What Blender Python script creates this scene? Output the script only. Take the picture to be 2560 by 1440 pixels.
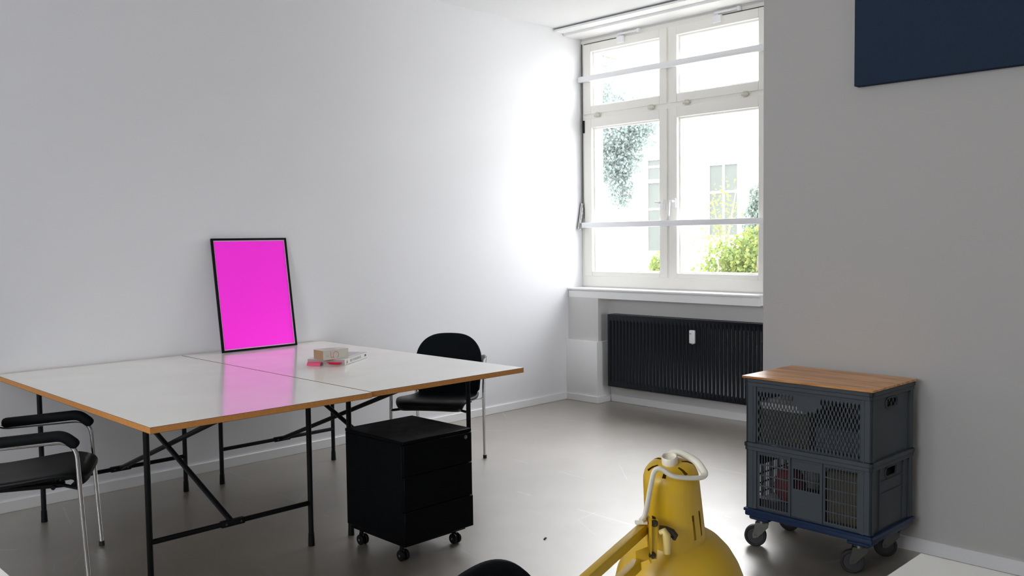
import bpy, bmesh, math, random
from mathutils import Vector, Matrix
from mathutils.geometry import delaunay_2d_cdt

for o in list(bpy.data.objects):
    bpy.data.objects.remove(o)
SC = bpy.context.scene
COL = SC.collection
PI = math.pi
R = math.radians

# ------------------------------------------------------------------ camera
F_PX = 2223.245
YAW, PITCH, ROLL = R(45.29928), R(-3.16933), R(-0.74236)
CAM_H = 1.43
fw = Vector((math.cos(YAW)*math.cos(PITCH), math.sin(YAW)*math.cos(PITCH), math.sin(PITCH)))
r0 = Vector((math.sin(YAW), -math.cos(YAW), 0))
u0 = r0.cross(fw)
cr = r0*math.cos(ROLL) + u0*math.sin(ROLL)
cu = u0*math.cos(ROLL) - r0*math.sin(ROLL)
cam_d = bpy.data.cameras.new('camera')
cam = bpy.data.objects.new('camera', cam_d)
COL.objects.link(cam)
cam.matrix_world = Matrix(((cr.x, cu.x, -fw.x, 0), (cr.y, cu.y, -fw.y, 0), (cr.z, cu.z, -fw.z, CAM_H), (0, 0, 0, 1)))
cam_d.sensor_fit = 'HORIZONTAL'
cam_d.sensor_width = 36.0
cam_d.lens = 36.0*F_PX/2560.0
cam_d.clip_start = 0.05
cam_d.clip_end = 300
SC.camera = cam

# ------------------------------------------------------------------ world, daylight, exposure
SC.view_settings.view_transform = 'Standard'
SC.view_settings.look = 'None'
SC.view_settings.gamma = 1.0
SC.view_settings.use_curve_mapping = False
SC.view_settings.exposure = 0.66
W = bpy.data.worlds.new('overcast_sky')
SC.world = W
W.use_nodes = True
bg = W.node_tree.nodes['Background']
bg.inputs['Color'].default_value = (0.955, 0.952, 1.0, 1)
bg.inputs['Strength'].default_value = 7.0

def portal(name, loc, rot, sx, sy):
    l = bpy.data.lights.new(name, 'AREA')
    l.shape = 'RECTANGLE'; l.size = sx; l.size_y = sy
    l.cycles.is_portal = True
    o = bpy.data.objects.new(name, l); COL.objects.link(o)
    o.location = loc; o.rotation_euler = rot
# daylight guides in the two window openings (portals emit nothing themselves)
portal('window_portal', (6.2, 4.31, 2.09), (0, R(90), 0), 2.3, 1.95)
portal('bay_window_portal', (5.175, -0.62, 0.9), (R(90), 0, 0), 1.45, 1.2)
portal('rear_window_portal', (-2.98, 1.4, 2.3), (0, R(-90), 0), 1.6, 2.8)

SC.cycles.use_denoising = True
SC.cycles.max_bounces = 12
SC.cycles.diffuse_bounces = 7
SC.cycles.glossy_bounces = 5
SC.cycles.transparent_max_bounces = 16
SC.cycles.sample_clamp_indirect = 8.0
SC.cycles.caustics_reflective = False
SC.cycles.caustics_refractive = False

# ------------------------------------------------------------------ materials
def lin(r, g, b):
    f = lambda c: (c/255/12.92) if c/255 <= 0.04045 else ((c/255+0.055)/1.055)**2.4
    return (f(r), f(g), f(b), 1)

def mat(name, col, rough=0.5, metal=0.0, spec=0.5, var=0.0, scale=8.0, bump=0.0, bscale=60.0, stretch=(1, 1, 1), coat=0.0, rvar=0.0):
    m = bpy.data.materials.new(name); m.use_nodes = True
    nt = m.node_tree; b = nt.nodes['Principled BSDF']
    if len(col) == 3: col = (*col, 1)
    b.inputs['Base Color'].default_value = col
    b.inputs['Roughness'].default_value = rough
    b.inputs['Metallic'].default_value = metal
    b.inputs['Specular IOR Level'].default_value = spec
    b.inputs['Coat Weight'].default_value = coat
    tc = nt.nodes.new('ShaderNodeTexCoord'); mp = nt.nodes.new('ShaderNodeMapping')
    nt.links.new(tc.outputs['Object'], mp.inputs['Vector'])
    mp.inputs['Scale'].default_value = stretch
    n = nt.nodes.new('ShaderNodeTexNoise'); n.inputs['Scale'].default_value = scale; n.inputs['Detail'].default_value = 5
    nt.links.new(mp.outputs['Vector'], n.inputs['Vector'])
    if var > 0:
        mx = nt.nodes.new('ShaderNodeMix'); mx.data_type = 'RGBA'
        mx.inputs['A'].default_value = tuple(c*(1-var) for c in col[:3])+(1,)
        mx.inputs['B'].default_value = tuple(c*(1+var) for c in col[:3])+(1,)
        nt.links.new(n.outputs['Fac'], mx.inputs['Factor'])
        nt.links.new(mx.outputs['Result'], b.inputs['Base Color'])
    if rvar > 0:
        mr = nt.nodes.new('ShaderNodeMapRange')
        mr.inputs['From Min'].default_value = 0.3; mr.inputs['From Max'].default_value = 0.7
        mr.inputs['To Min'].default_value = rough-rvar; mr.inputs['To Max'].default_value = rough+rvar
        nt.links.new(n.outputs['Fac'], mr.inputs['Value']); nt.links.new(mr.outputs['Result'], b.inputs['Roughness'])
    if bump > 0:
        n2 = nt.nodes.new('ShaderNodeTexNoise'); n2.inputs['Scale'].default_value = bscale; n2.inputs['Detail'].default_value = 4
        nt.links.new(mp.outputs['Vector'], n2.inputs['Vector'])
        bp = nt.nodes.new('ShaderNodeBump'); bp.inputs['Strength'].default_value = bump; bp.inputs['Distance'].default_value = 0.004
        nt.links.new(n2.outputs['Fac'], bp.inputs['Height']); nt.links.new(bp.outputs['Normal'], b.inputs['Normal'])
    return m

M = {}
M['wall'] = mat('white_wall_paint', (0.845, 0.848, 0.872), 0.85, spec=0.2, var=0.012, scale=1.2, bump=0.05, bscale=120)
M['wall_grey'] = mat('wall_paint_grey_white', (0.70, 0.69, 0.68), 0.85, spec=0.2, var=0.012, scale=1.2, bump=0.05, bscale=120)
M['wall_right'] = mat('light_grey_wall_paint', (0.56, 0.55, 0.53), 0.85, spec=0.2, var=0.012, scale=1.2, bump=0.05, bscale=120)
M['ceiling'] = mat('ceiling_paint', (0.86, 0.87, 0.88), 0.9, spec=0.1, var=0.01, scale=1.0)
M['trim'] = mat('white_trim_paint', (0.91, 0.91, 0.91), 0.45, var=0.015, scale=3)
M['frame'] = mat('cream_window_paint', (0.90, 0.885, 0.83), 0.4, var=0.02, scale=4)
M['bar'] = mat('white_powder_coat', (0.88, 0.885, 0.90), 0.35, var=0.01, scale=5)
M['laminate'] = mat('white_laminate', (0.94, 0.925, 0.865), 0.15, spec=0.6, var=0.015, scale=2.5, rvar=0.04)
M['laminate_edge'] = mat('dark_laminate_edge', (0.035, 0.022, 0.012), 0.6, var=0.1, scale=60)
M['mdf'] = mat('brown_mdf_edge', (0.74, 0.32, 0.085), 0.6, var=0.18, scale=90)
M['black_steel'] = mat('black_steel', (0.004, 0.005, 0.006), 0.42, spec=0.25, var=0.1, scale=20)
M['black_plastic'] = mat('black_plastic', (0.004, 0.0055, 0.0065), 0.40, spec=0.22, var=0.1, scale=30, bump=0.08, bscale=400)
M['black_fabric'] = mat('black_upholstery', (0.004, 0.007, 0.009), 0.8, spec=0.15, var=0.2, scale=200, bump=0.2, bscale=600)
M['black_foam'] = mat('black_foam', (0.005, 0.007, 0.008), 0.7, spec=0.2, var=0.15, scale=120, bump=0.15, bscale=500)
M['chrome'] = mat('chrome', (0.72, 0.72, 0.72), 0.14, 1.0, var=0.03, scale=30)
M['steel'] = mat('zinc_steel', (0.13, 0.135, 0.125), 0.35, 1.0, var=0.08, scale=40)
M['grey_plastic'] = mat('grey_plastic', (0.20, 0.20, 0.20), 0.5, var=0.05, scale=20)
M['cabinet'] = mat('black_cabinet_paint', (0.0012, 0.0018, 0.0026), 0.5, spec=0.10, var=0.1, scale=15, rvar=0.06)
M['crate'] = mat('slate_grey_plastic', (0.070, 0.084, 0.096), 0.55, spec=0.35, var=0.08, scale=12, bump=0.08, bscale=300)
M['dolly'] = mat('blue_dolly_plastic', (0.003, 0.020, 0.070), 0.45, var=0.08, scale=15)
M['hinge'] = mat('brushed_hinge_metal', (0.62, 0.59, 0.52), 0.35, 0.0, spec=0.8, var=0.08, scale=40)
M['rubber'] = mat('dark_rubber', (0.016, 0.016, 0.018), 0.6, var=0.1, scale=30)
M['hub'] = mat('dark_grey_hub', (0.03, 0.03, 0.033), 0.5, var=0.1, scale=30)
M['radiator'] = mat('anthracite_radiator_paint', (0.0015, 0.0045, 0.009), 0.22, spec=0.32, var=0.06, scale=10)
M['yellow'] = mat('yellow_lamp_enamel', (0.55, 0.34, 0.012), 0.35, spec=0.5, var=0.03, scale=10)
M['lamp_white'] = mat('off_white_plastic', (0.72, 0.68, 0.58), 0.4, var=0.03, scale=20)
M['lamp_cream'] = mat('yellowish_plastic', (0.60, 0.46, 0.16), 0.4, var=0.03, scale=20)
M['dark_screw'] = mat('dark_brown_screw', (0.06, 0.045, 0.03), 0.3, 0.8, var=0.1, scale=40)
M['pink'] = mat('fluorescent_pink_print', (1.52, 0.05, 1.16), 0.16, spec=0.35, var=0.0)
M['pink_margin'] = mat('white_print_margin', (0.95, 0.86, 0.93), 0.3, var=0.01)
M['black_wood'] = mat('black_picture_frame', (0.003, 0.003, 0.003), 0.5, spec=0.15, var=0.1, scale=30)
M['navy_felt'] = mat('navy_felt', (0.030, 0.047, 0.080), 0.95, spec=0.1, var=0.15, scale=160, bump=0.3, bscale=500)
M['paper'] = mat('white_cover', (0.78, 0.78, 0.77), 0.45, var=0.02, scale=12)
M['paper_warm'] = mat('ivory_paperback_cover', (0.66, 0.63, 0.56), 0.6, var=0.04, scale=25)
M['pages_tan'] = mat('tan_page_edges', (0.42, 0.27, 0.17), 0.85, var=0.12, scale=20, stretch=(2, 2, 90))
M['pages_pink'] = mat('pinkish_page_edges', (0.50, 0.40, 0.40), 0.85, var=0.1, scale=20, stretch=(2, 2, 90))
M['cover_grey'] = mat('grey_white_book_cover', (0.55, 0.56, 0.57), 0.4, var=0.1, scale=18)
M['note_pink'] = mat('pink_sticky_paper', (0.95, 0.12, 0.26), 0.7, var=0.04, scale=20)
M['note_red'] = mat('neon_red_sticky_paper', (1.0, 0.015, 0.10), 0.7, var=0.04, scale=20)
M['ink_red'] = mat('red_orange_ink', (0.62, 0.18, 0.14), 0.6, var=0.03)
M['ink_grey'] = mat('grey_ink', (0.30, 0.30, 0.31), 0.6, var=0.03)
M['ink_pale'] = mat('pale_grey_ink', (0.50, 0.49, 0.46), 0.6, var=0.03)
M['ink_black'] = mat('black_ink', (0.01, 0.01, 0.012), 0.6, var=0.03)
M['paper_stack'] = mat('white_box_card', (0.80, 0.80, 0.76), 0.7, var=0.04, scale=8)
M['red_cloth'] = mat('dark_red_cloth', (0.16, 0.012, 0.018), 0.8, var=0.2, scale=30)
M['olive_cloth'] = mat('olive_brown_cloth', (0.10, 0.085, 0.05), 0.8, var=0.2, scale=30)
M['plaster'] = mat('white_facade_plaster', (0.85, 0.85, 0.84), 0.9, spec=0.1, var=0.02, scale=2)
M['pane_dark'] = mat('facade_window_glass', (0.085, 0.094, 0.087), 0.6, spec=0.2, var=0.15, scale=2)
M['gravel'] = mat('pale_gravel', (0.55, 0.53, 0.48), 0.95, spec=0.1, var=0.1, scale=6)
M['bark'] = mat('grey_bark', (0.20, 0.17, 0.13), 0.9, var=0.2, scale=15)
M['debris'] = mat('dark_scrap', (0.02, 0.018, 0.015), 0.8)

def leaf_mat(name, c1, c2):
    m = bpy.data.materials.new(name); m.use_nodes = True
    nt = m.node_tree; nt.nodes.clear()
    out = nt.nodes.new('ShaderNodeOutputMaterial'); ms = nt.nodes.new('ShaderNodeMixShader'); ms.inputs[0].default_value = 0.5
    d = nt.nodes.new('ShaderNodeBsdfDiffuse'); tl = nt.nodes.new('ShaderNodeBsdfTranslucent')
    g = nt.nodes.new('ShaderNodeNewGeometry')
    mx = nt.nodes.new('ShaderNodeMix'); mx.data_type = 'RGBA'
    mx.inputs['A'].default_value = (*c1, 1); mx.inputs['B'].default_value = (*c2, 1)
    nt.links.new(g.outputs['Random Per Island'], mx.inputs['Factor'])
    for b in (d, tl): nt.links.new(mx.outputs['Result'], b.inputs['Color'])
    nt.links.new(d.outputs[0], ms.inputs[1]); nt.links.new(tl.outputs[0], ms.inputs[2]); nt.links.new(ms.outputs[0], out.inputs['Surface'])
    return m
M['leaf_blue'] = leaf_mat('grey_green_leaves', (0.20, 0.25, 0.235), (0.27, 0.305, 0.29))
M['leaf_yellow'] = leaf_mat('yellow_green_leaves', (0.15, 0.21, 0.085), (0.25, 0.275, 0.085))
M['leaf_conifer'] = leaf_mat('conifer_leaves', (0.17, 0.215, 0.185), (0.22, 0.255, 0.23))

def floor_mat():
    m = bpy.data.materials.new('polished_concrete'); m.use_nodes = True
    nt = m.node_tree; b = nt.nodes['Principled BSDF']; L = nt.links
    tc = nt.nodes.new('ShaderNodeTexCoord')
    n1 = nt.nodes.new('ShaderNodeTexNoise'); n1.inputs['Scale'].default_value = 1.3; n1.inputs['Detail'].default_value = 6; n1.inputs['Roughness'].default_value = 0.6
    n2 = nt.nodes.new('ShaderNodeTexNoise'); n2.inputs['Scale'].default_value = 14; n2.inputs['Detail'].default_value = 6
    for n in (n1, n2): L.new(tc.outputs['Object'], n.inputs['Vector'])
    cr_ = nt.nodes.new('ShaderNodeValToRGB')
    cr_.color_ramp.elements[0].position = 0.32; cr_.color_ramp.elements[0].color = (0.090, 0.070, 0.048, 1)
    cr_.color_ramp.elements[1].position = 0.68; cr_.color_ramp.elements[1].color = (0.225, 0.192, 0.150, 1)
    L.new(n1.outputs['Fac'], cr_.inputs['Fac'])
    mx = nt.nodes.new('ShaderNodeMix'); mx.data_type = 'RGBA'; mx.blend_type = 'OVERLAY'; mx.inputs['Factor'].default_value = 0.10
    L.new(cr_.outputs['Color'], mx.inputs['A']); L.new(n2.outputs['Color'], mx.inputs['B'])
    # thin pale scratches and hairline cracks
    prev = mx.outputs['Result']
    for sc, rz, w in ((0.9, 0.35, 0.0035), (1.7, 1.25, 0.002), (2.6, 2.2, 0.0016)):
        mp = nt.nodes.new('ShaderNodeMapping'); mp.inputs['Rotation'].default_value = (0, 0, rz); mp.inputs['Scale'].default_value = (sc, sc*0.35, 1)
        L.new(tc.outputs['Object'], mp.inputs['Vector'])
        vz = nt.nodes.new('ShaderNodeTexVoronoi'); vz.feature = 'DISTANCE_TO_EDGE'; vz.inputs['Scale'].default_value = 1.0
        L.new(mp.outputs['Vector'], vz.inputs['Vector'])
        lt = nt.nodes.new('ShaderNodeMath'); lt.operation = 'LESS_THAN'; lt.inputs[1].default_value = w
        L.new(vz.outputs['Distance'], lt.inputs[0])
        ng = nt.nodes.new('ShaderNodeTexNoise'); ng.inputs['Scale'].default_value = 2.2
        L.new(tc.outputs['Object'], ng.inputs['Vector'])
        gt = nt.nodes.new('ShaderNodeMath'); gt.operation = 'GREATER_THAN'; gt.inputs[1].default_value = 0.54
        L.new(ng.outputs['Fac'], gt.inputs[0])
        ml = nt.nodes.new('ShaderNodeMath'); ml.operation = 'MULTIPLY'; L.new(lt.outputs[0], ml.inputs[0]); L.new(gt.outputs[0], ml.inputs[1])
        m5 = nt.nodes.new('ShaderNodeMath'); m5.operation = 'MULTIPLY'; m5.inputs[1].default_value = 0.22; L.new(ml.outputs[0], m5.inputs[0])
        mz = nt.nodes.new('ShaderNodeMix'); mz.data_type = 'RGBA'; mz.inputs['B'].default_value = (0.62, 0.61, 0.60, 1)
        L.new(m5.outputs[0], mz.inputs['Factor']); L.new(prev, mz.inputs['A']); prev = mz.outputs['Result']
    L.new(prev, b.inputs['Base Color'])
    mr = nt.nodes.new('ShaderNodeMapRange'); mr.inputs['From Min'].default_value = 0.3; mr.inputs['From Max'].default_value = 0.7
    mr.inputs['To Min'].default_value = 0.44; mr.inputs['To Max'].default_value = 0.53
    L.new(n2.outputs['Fac'], mr.inputs['Value']); L.new(mr.outputs['Result'], b.inputs['Roughness'])
    b.inputs['IOR'].default_value = 5.0
    b.inputs['Specular Tint'].default_value = (1.0, 0.96, 0.91, 1)
    b.inputs['Coat Weight'].default_value = 1.0; b.inputs['Coat Roughness'].default_value = 0.34; b.inputs['Coat IOR'].default_value = 1.7
    bp = nt.nodes.new('ShaderNodeBump'); bp.inputs['Strength'].default_value = 0.02; bp.inputs['Distance'].default_value = 0.01
    L.new(n2.outputs['Fac'], bp.inputs['Height']); L.new(bp.outputs['Normal'], b.inputs['Normal'])
    return m
M['floor'] = floor_mat()

def wood_mat():
    m = bpy.data.materials.new('orange_brown_wood'); m.use_nodes = True
    nt = m.node_tree; b = nt.nodes['Principled BSDF']; L = nt.links
    tc = nt.nodes.new('ShaderNodeTexCoord'); mp = nt.nodes.new('ShaderNodeMapping'); mp.inputs['Scale'].default_value = (14, 1.6, 14)
    L.new(tc.outputs['Object'], mp.inputs['Vector'])
    n = nt.nodes.new('ShaderNodeTexNoise'); n.inputs['Scale'].default_value = 2.2; n.inputs['Detail'].default_value = 7; n.inputs['Distortion'].default_value = 0.8
    L.new(mp.outputs['Vector'], n.inputs['Vector'])
    c = nt.nodes.new('ShaderNodeValToRGB')
    c.color_ramp.elements[0].position = 0.33; c.color_ramp.elements[0].color = (0.45, 0.17, 0.045, 1)
    c.color_ramp.elements[1].position = 0.62; c.color_ramp.elements[1].color = (0.88, 0.44, 0.155, 1)
    L.new(n.outputs['Fac'], c.inputs['Fac']); L.new(c.outputs['Color'], b.inputs['Base Color'])
    b.inputs['Roughness'].default_value = 0.30
    return m
M['wood'] = wood_mat()

def glass_mat():
    m = bpy.data.materials.new('window_glass'); m.use_nodes = True
    nt = m.node_tree; nt.nodes.clear(); L = nt.links
    out = nt.nodes.new('ShaderNodeOutputMaterial'); mix = nt.nodes.new('ShaderNodeMixShader')
    tr = nt.nodes.new('ShaderNodeBsdfTransparent'); tr.inputs['Color'].default_value = (0.97, 0.985, 0.98, 1)
    gl = nt.nodes.new('ShaderNodeBsdfGlossy'); gl.inputs['Roughness'].default_value = 0.02
    fr = nt.nodes.new('ShaderNodeFresnel')
    # thin pane: the same air-to-glass reflectance from both faces (no internal total reflection)
    gm = nt.nodes.new('ShaderNodeNewGeometry'); mi = nt.nodes.new('ShaderNodeMix')
    mi.inputs['A'].default_value = 1.45; mi.inputs['B'].default_value = 1/1.45
    L.new(gm.outputs['Backfacing'], mi.inputs['Factor']); L.new(mi.outputs['Result'], fr.inputs['IOR'])
    L.new(fr.outputs[0], mix.inputs[0]); L.new(tr.outputs[0], mix.inputs[1]); L.new(gl.outputs[0], mix.inputs[2]); L.new(mix.outputs[0], out.inputs['Surface'])
    return m
M['glass'] = glass_mat()

# ------------------------------------------------------------------ mesh helpers
def box(bm, lo, hi, bev=0.0, seg=2, mi=0):
    lo, hi = Vector(lo), Vector(hi)
    vs = [bm.verts.new((x, y, z)) for x in (lo.x, hi.x) for y in (lo.y, hi.y) for z in (lo.z, hi.z)]
    fs = []
    for q in ((0, 1, 3, 2), (4, 6, 7, 5), (0, 4, 5, 1), (2, 3, 7, 6), (0, 2, 6, 4), (1, 5, 7, 3)):
        f = bm.faces.new([vs[i] for i in q]); f.material_index = mi; fs.append(f)
    if bev > 0:
        es = list({e for f in fs for e in f.edges})
        r = bmesh.ops.bevel(bm, geom=es, offset=bev, segments=seg, profile=0.5, affect='EDGES')
        for f in r['faces']: f.material_index = mi
    return fs

def obox(bm, c, ax, ay, az, bev=0.0):
    """box from centre and three half-extent vectors"""
    c, ax, ay, az = Vector(c), Vector(ax), Vector(ay), Vector(az)
    vs = [bm.verts.new(c+ax*i+ay*j+az*k) for i in (-1, 1) for j in (-1, 1) for k in (-1, 1)]
    fs = [bm.faces.new([vs[i] for i in q]) for q in ((0, 1, 3, 2), (4, 6, 7, 5), (0, 4, 5, 1), (2, 3, 7, 6), (0, 2, 6, 4), (1, 5, 7, 3))]
    if bev > 0:
        bmesh.ops.bevel(bm, geom=list({e for f in fs for e in f.edges}), offset=bev, segments=2, profile=0.5, affect='EDGES')

def round_path(pts, rad, seg=6):
    pts = [Vector(p) for p in pts]
    out = [pts[0]]
    for i in range(1, len(pts)-1):
        a, b, c = pts[i-1], pts[i], pts[i+1]
        d1, d2 = (a-b), (c-b)
        r = min(rad, d1.length*0.48, d2.length*0.48)
        p1, p2 = b+d1.normalized()*r, b+d2.normalized()*r
        for k in range(seg+1):
            t = k/seg
            out.append((1-t)**2*p1+2*t*(1-t)*b+t*t*p2)
    out.append(pts[-1])
    return out

def tube(bm, pts, r, n=12, cap=True, rz=None, ref=None, closed=False):
    """sweep an ellipse (r x rz) along a path; r may be a list"""
    pts = [Vector(p) for p in pts]
    m = len(pts)
    rs = r if isinstance(r, (list, tuple)) else [r]*m
    tang = []
    for i in range(m):
        a = pts[(i-1) % m] if (closed or i > 0) else pts[i]
        b = pts[(i+1) % m] if (closed or i < m-1) else pts[i]
        tang.append((b-a).normalized())
    if ref is None:
        ref = Vector((0, 0, 1)) if abs(tang[0].z) < 0.9 else Vector((1, 0, 0))
    nrm = (Vector(ref) - tang[0]*Vector(ref).dot(tang[0])).normalized()
    rings = []
    for i in range(m):
        nrm = (nrm - tang[i]*nrm.dot(tang[i])).normalized()
        bi = tang[i].cross(nrm)
        k = (rz/r if (rz and not isinstance(r, (list, tuple))) else (rz if rz else 1.0))
        rings.append([bm.verts.new(pts[i]+nrm*math.cos(2*PI*j/n)*rs[i]*k+bi*math.sin(2*PI*j/n)*rs[i]) for j in range(n)])
    for i in range(m if closed else m-1):
        a, b = rings[i], rings[(i+1) % m]
        for j in range(n):
            bm.faces.new((a[j], a[(j+1) % n], b[(j+1) % n], b[j]))
    if cap and not closed:
        bm.faces.new(rings[0][::-1]); bm.faces.new(rings[-1])

def cyl(bm, a, b, r, n=16, r2=None):
    tube(bm, [a, b], [r, r2 if r2 is not None else r], n)

def lathe(bm, prof, n=32, mtx=None, cap0=False, cap1=False):
    rings = []
    for r, z in prof:
        ring = []
        for j in range(n):
            v = Vector((r*math.cos(2*PI*j/n), r*math.sin(2*PI*j/n), z))
            ring.append(bm.verts.new(mtx @ v if mtx else v))
        rings.append(ring)
    for a, b in zip(rings, rings[1:]):
        for j in range(n):
            bm.faces.new((a[j], a[(j+1) % n], b[(j+1) % n], b[j]))
    if cap0: bm.faces.new(rings[0][::-1])
    if cap1: bm.faces.new(rings[-1])

def prism(bm, pts, fn, d0, d1):
    """extrude a 2D outline; fn(u, v, d) gives the 3D point"""
    a = [bm.verts.new(fn(u, v, d0)) for u, v in pts]
    b = [bm.verts.new(fn(u, v, d1)) for u, v in pts]
    n = len(pts)
    bm.faces.new(a); bm.faces.new(b[::-1])
    for i in range(n):
        bm.faces.new((a[i], b[i], b[(i+1) % n], a[(i+1) % n]))

def perforated(bm, outline, holes, fn, d0, d1):
    """flat plate with convex holes, thickness d0..d1"""
    verts, edges, owner = [], [], []
    loops = [outline]+holes
    for li, lp in enumerate(loops):
        s = len(verts)
        for i, p in enumerate(lp):
            verts.append(Vector(p)); owner.append(li)
            edges.append((s+i, s+(i+1) % len(lp)))
    V, E_, Fc, ov, oe, of = delaunay_2d_cdt(verts, edges, [], 0, 1e-6)
    own = [owner[o[0]] if o else 0 for o in ov]
    A = [bm.verts.new(fn(v.x, v.y, d0)) for v in V]
    B = [bm.verts.new(fn(v.x, v.y, d1)) for v in V]
    for f in Fc:
        s = {own[i] for i in f}
        if len(s) == 1 and 0 not in s: continue
        bm.faces.new([A[i] for i in f]); bm.faces.new([B[i] for i in reversed(f)])
    idx = {}
    for i, o in enumerate(ov):
        for q in o: idx[q] = i
    for a, b in edges:
        i, j = idx[a], idx[b]
        try: bm.faces.new((A[i], B[i], B[j], A[j]))
        except ValueError: pass

def obj(name, bm, mats, parent=None, smooth=40):
    bmesh.ops.recalc_face_normals(bm, faces=bm.faces[:])
    me = bpy.data.meshes.new(name)
    bm.to_mesh(me); bm.free()
    if not isinstance(mats, (list, tuple)): mats = [mats]
    for m in mats: me.materials.append(m)
    if smooth:
        for p in me.polygons: p.use_smooth = True
        me.set_sharp_from_angle(angle=R(smooth))
    o = bpy.data.objects.new(name, me); COL.objects.link(o)
    if parent: o.parent = parent
    return o

def tag(o, label, cat, group=None, kind=None):
    o['label'] = label; o['category'] = cat
    if group: o['group'] = group
    if kind: o['kind'] = kind
    return o

def thing(name, label, cat, loc=(0, 0, 0), rz=0.0, group=None):
    o = bpy.data.objects.new(name, None); COL.objects.link(o)
    o.empty_display_size = 0.1
    o.location = loc; o.rotation_euler = (0, 0, rz)
    return tag(o, label, cat, group)

def struct(name, bm, m, label=None, smooth=40):
    o = obj(name, bm, m, None, smooth); o['kind'] = 'structure'
    if label: o['label'] = label
    return o

def dup(root, loc, rz, label=None):
    r = root.copy(); COL.objects.link(r); r.location = loc; r.rotation_euler = (0, 0, rz)
    if label: r['label'] = label
    def kids(src, dst):
        for ch in list(src.children):
            c = ch.copy(); COL.objects.link(c); c.parent = dst; kids(ch, c)
    kids(root, r)
    return r

def text(body, size, name, m, parent, mtx, ext=0.0003):
    cu_ = bpy.data.curves.new(name, 'FONT'); cu_.body = body; cu_.size = size; cu_.extrude = ext
    t = bpy.data.objects.new(name, cu_)
    COL.objects.link(t)
    dg = bpy.context.evaluated_depsgraph_get()
    me = bpy.data.meshes.new_from_object(t.evaluated_get(dg))
    bpy.data.objects.remove(t)
    me.materials.clear(); me.materials.append(m)
    me.transform(mtx)
    o = bpy.data.objects.new(name, me); COL.objects.link(o)
    if parent: o.parent = parent
    return o

def basis(o, x, y):
    """matrix placing local x/y axes along given directions at o"""
    x = Vector(x).normalized(); y = Vector(y); y = (y-x*y.dot(x)).normalized(); z = x.cross(y); o = Vector(o)
    return Matrix(((x.x, y.x, z.x, o.x), (x.y, y.y, z.y, o.y), (x.z, y.z, z.z, o.z), (0, 0, 0, 1)))

def new(): return bmesh.new()

# ------------------------------------------------------------------ room shell
YW = 5.255          # long left wall
XR = 4.055          # face of the projecting right wall
ZC = 3.235
bm = new(); box(bm, (-3.0, -2.6, -0.1), (4.3, YW, 0)); box(bm, (4.3, -0.6, -0.1), (6.06, YW, 0)); struct('floor', bm, M['floor'])
bm = new(); box(bm, (-3.2, -2.8, ZC), (4.3, YW+0.2, ZC+0.15)); box(bm, (4.3, -0.8, ZC), (6.4, YW+0.2, ZC+0.15)); struct('ceiling', bm, M['ceiling'])
bm = new(); box(bm, (-3.2, YW, -0.1), (6.4, YW+0.2, ZC)); struct('wall_left', bm, M['wall'], 'long white wall behind the work tables')
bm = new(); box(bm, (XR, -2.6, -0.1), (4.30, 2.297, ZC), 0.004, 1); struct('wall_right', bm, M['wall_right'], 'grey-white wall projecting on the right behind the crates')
bm = new(); box(bm, (-3.0, -2.8, -0.1), (4.30, -2.6, ZC)); struct('wall_side', bm, M['wall'])
bm = new()
RW0, RW1, RZ0, RZ1 = 0.0, 2.8, 1.5, 3.1     # opening for the added rear window
box(bm, (-3.2, -2.8, -0.1), (-3.0, RW0, ZC)); box(bm, (-3.2, RW1, -0.1), (-3.0, YW, ZC))
box(bm, (-3.2, RW0, -0.1), (-3.0, RW1, RZ0)); box(bm, (-3.2, RW0, RZ1), (-3.0, RW1, ZC))
struct('wall_back', bm, M['wall'])
bm = new()
box(bm, (4.30, -0.8, -0.1), (4.45, -0.6, ZC)); box(bm, (5.90, -0.8, -0.1), (6.4, -0.6, ZC))
box(bm, (4.45, -0.8, -0.1), (5.90, -0.6, 0.3)); box(bm, (4.45, -0.8, 1.5), (5.90, -0.6, ZC))
struct('wall_bay', bm, M['wall'])
# window wall with the recess for the radiator
bm = new()
box(bm, (6.05, 2.45, -0.1), (6.4, 4.912, 0.91))
box(bm, (5.90, 4.912, -0.1), (6.4, YW, 0.91))
box(bm, (6.10, 2.45, 0.91), (6.4, YW, 1.0))
box(bm, (6.05, 2.45, 1.0), (6.4, 3.37, ZC))
box(bm, (6.10, 3.37, 3.17), (6.4, YW, ZC))
box(bm, (6.05, -0.6, -0.1), (6.4, 2.45, ZC))
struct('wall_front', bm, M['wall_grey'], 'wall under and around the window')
# baseboards
def board(name, lo, hi, m=None):
    bm = new(); box(bm, lo, hi, 0.003, 1); return struct(name, bm, m or M['trim'])
board('baseboard_left', (-3.0, YW-0.013, 0), (5.868, YW, 0.062))
board('baseboard_front', (6.036, 2.46, 0), (6.05, 4.885, 0.064))
board('baseboard_right', (XR-0.012, -2.6, 0), (XR, 2.30, 0.062))
# boxed pipe casing in the niche corner
bm = new()
box(bm, (5.868, 4.900, 0), (6.045, YW, 0.534), 0.006, 2)
box(bm, (5.856, 4.888, 0), (6.04, YW, 0.06), 0.003, 1)
struct('trim_1', bm, M['trim'], 'low white boxed pipe casing beside the radiator')
# dropped lintel box and curtain board at the ceiling
bm = new(); box(bm, (5.867, 2.45, 3.186), (6.10, YW, ZC), 0.003, 1); struct('trim_2', bm, M['trim'], 'white lintel box above the window')
bm = new(); box(bm, (5.742, 2.45, 3.206), (5.867, YW-0.004, 3.223), 0.003, 1); struct('trim_3', bm, M['trim'], 'white curtain board along the ceiling')

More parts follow.
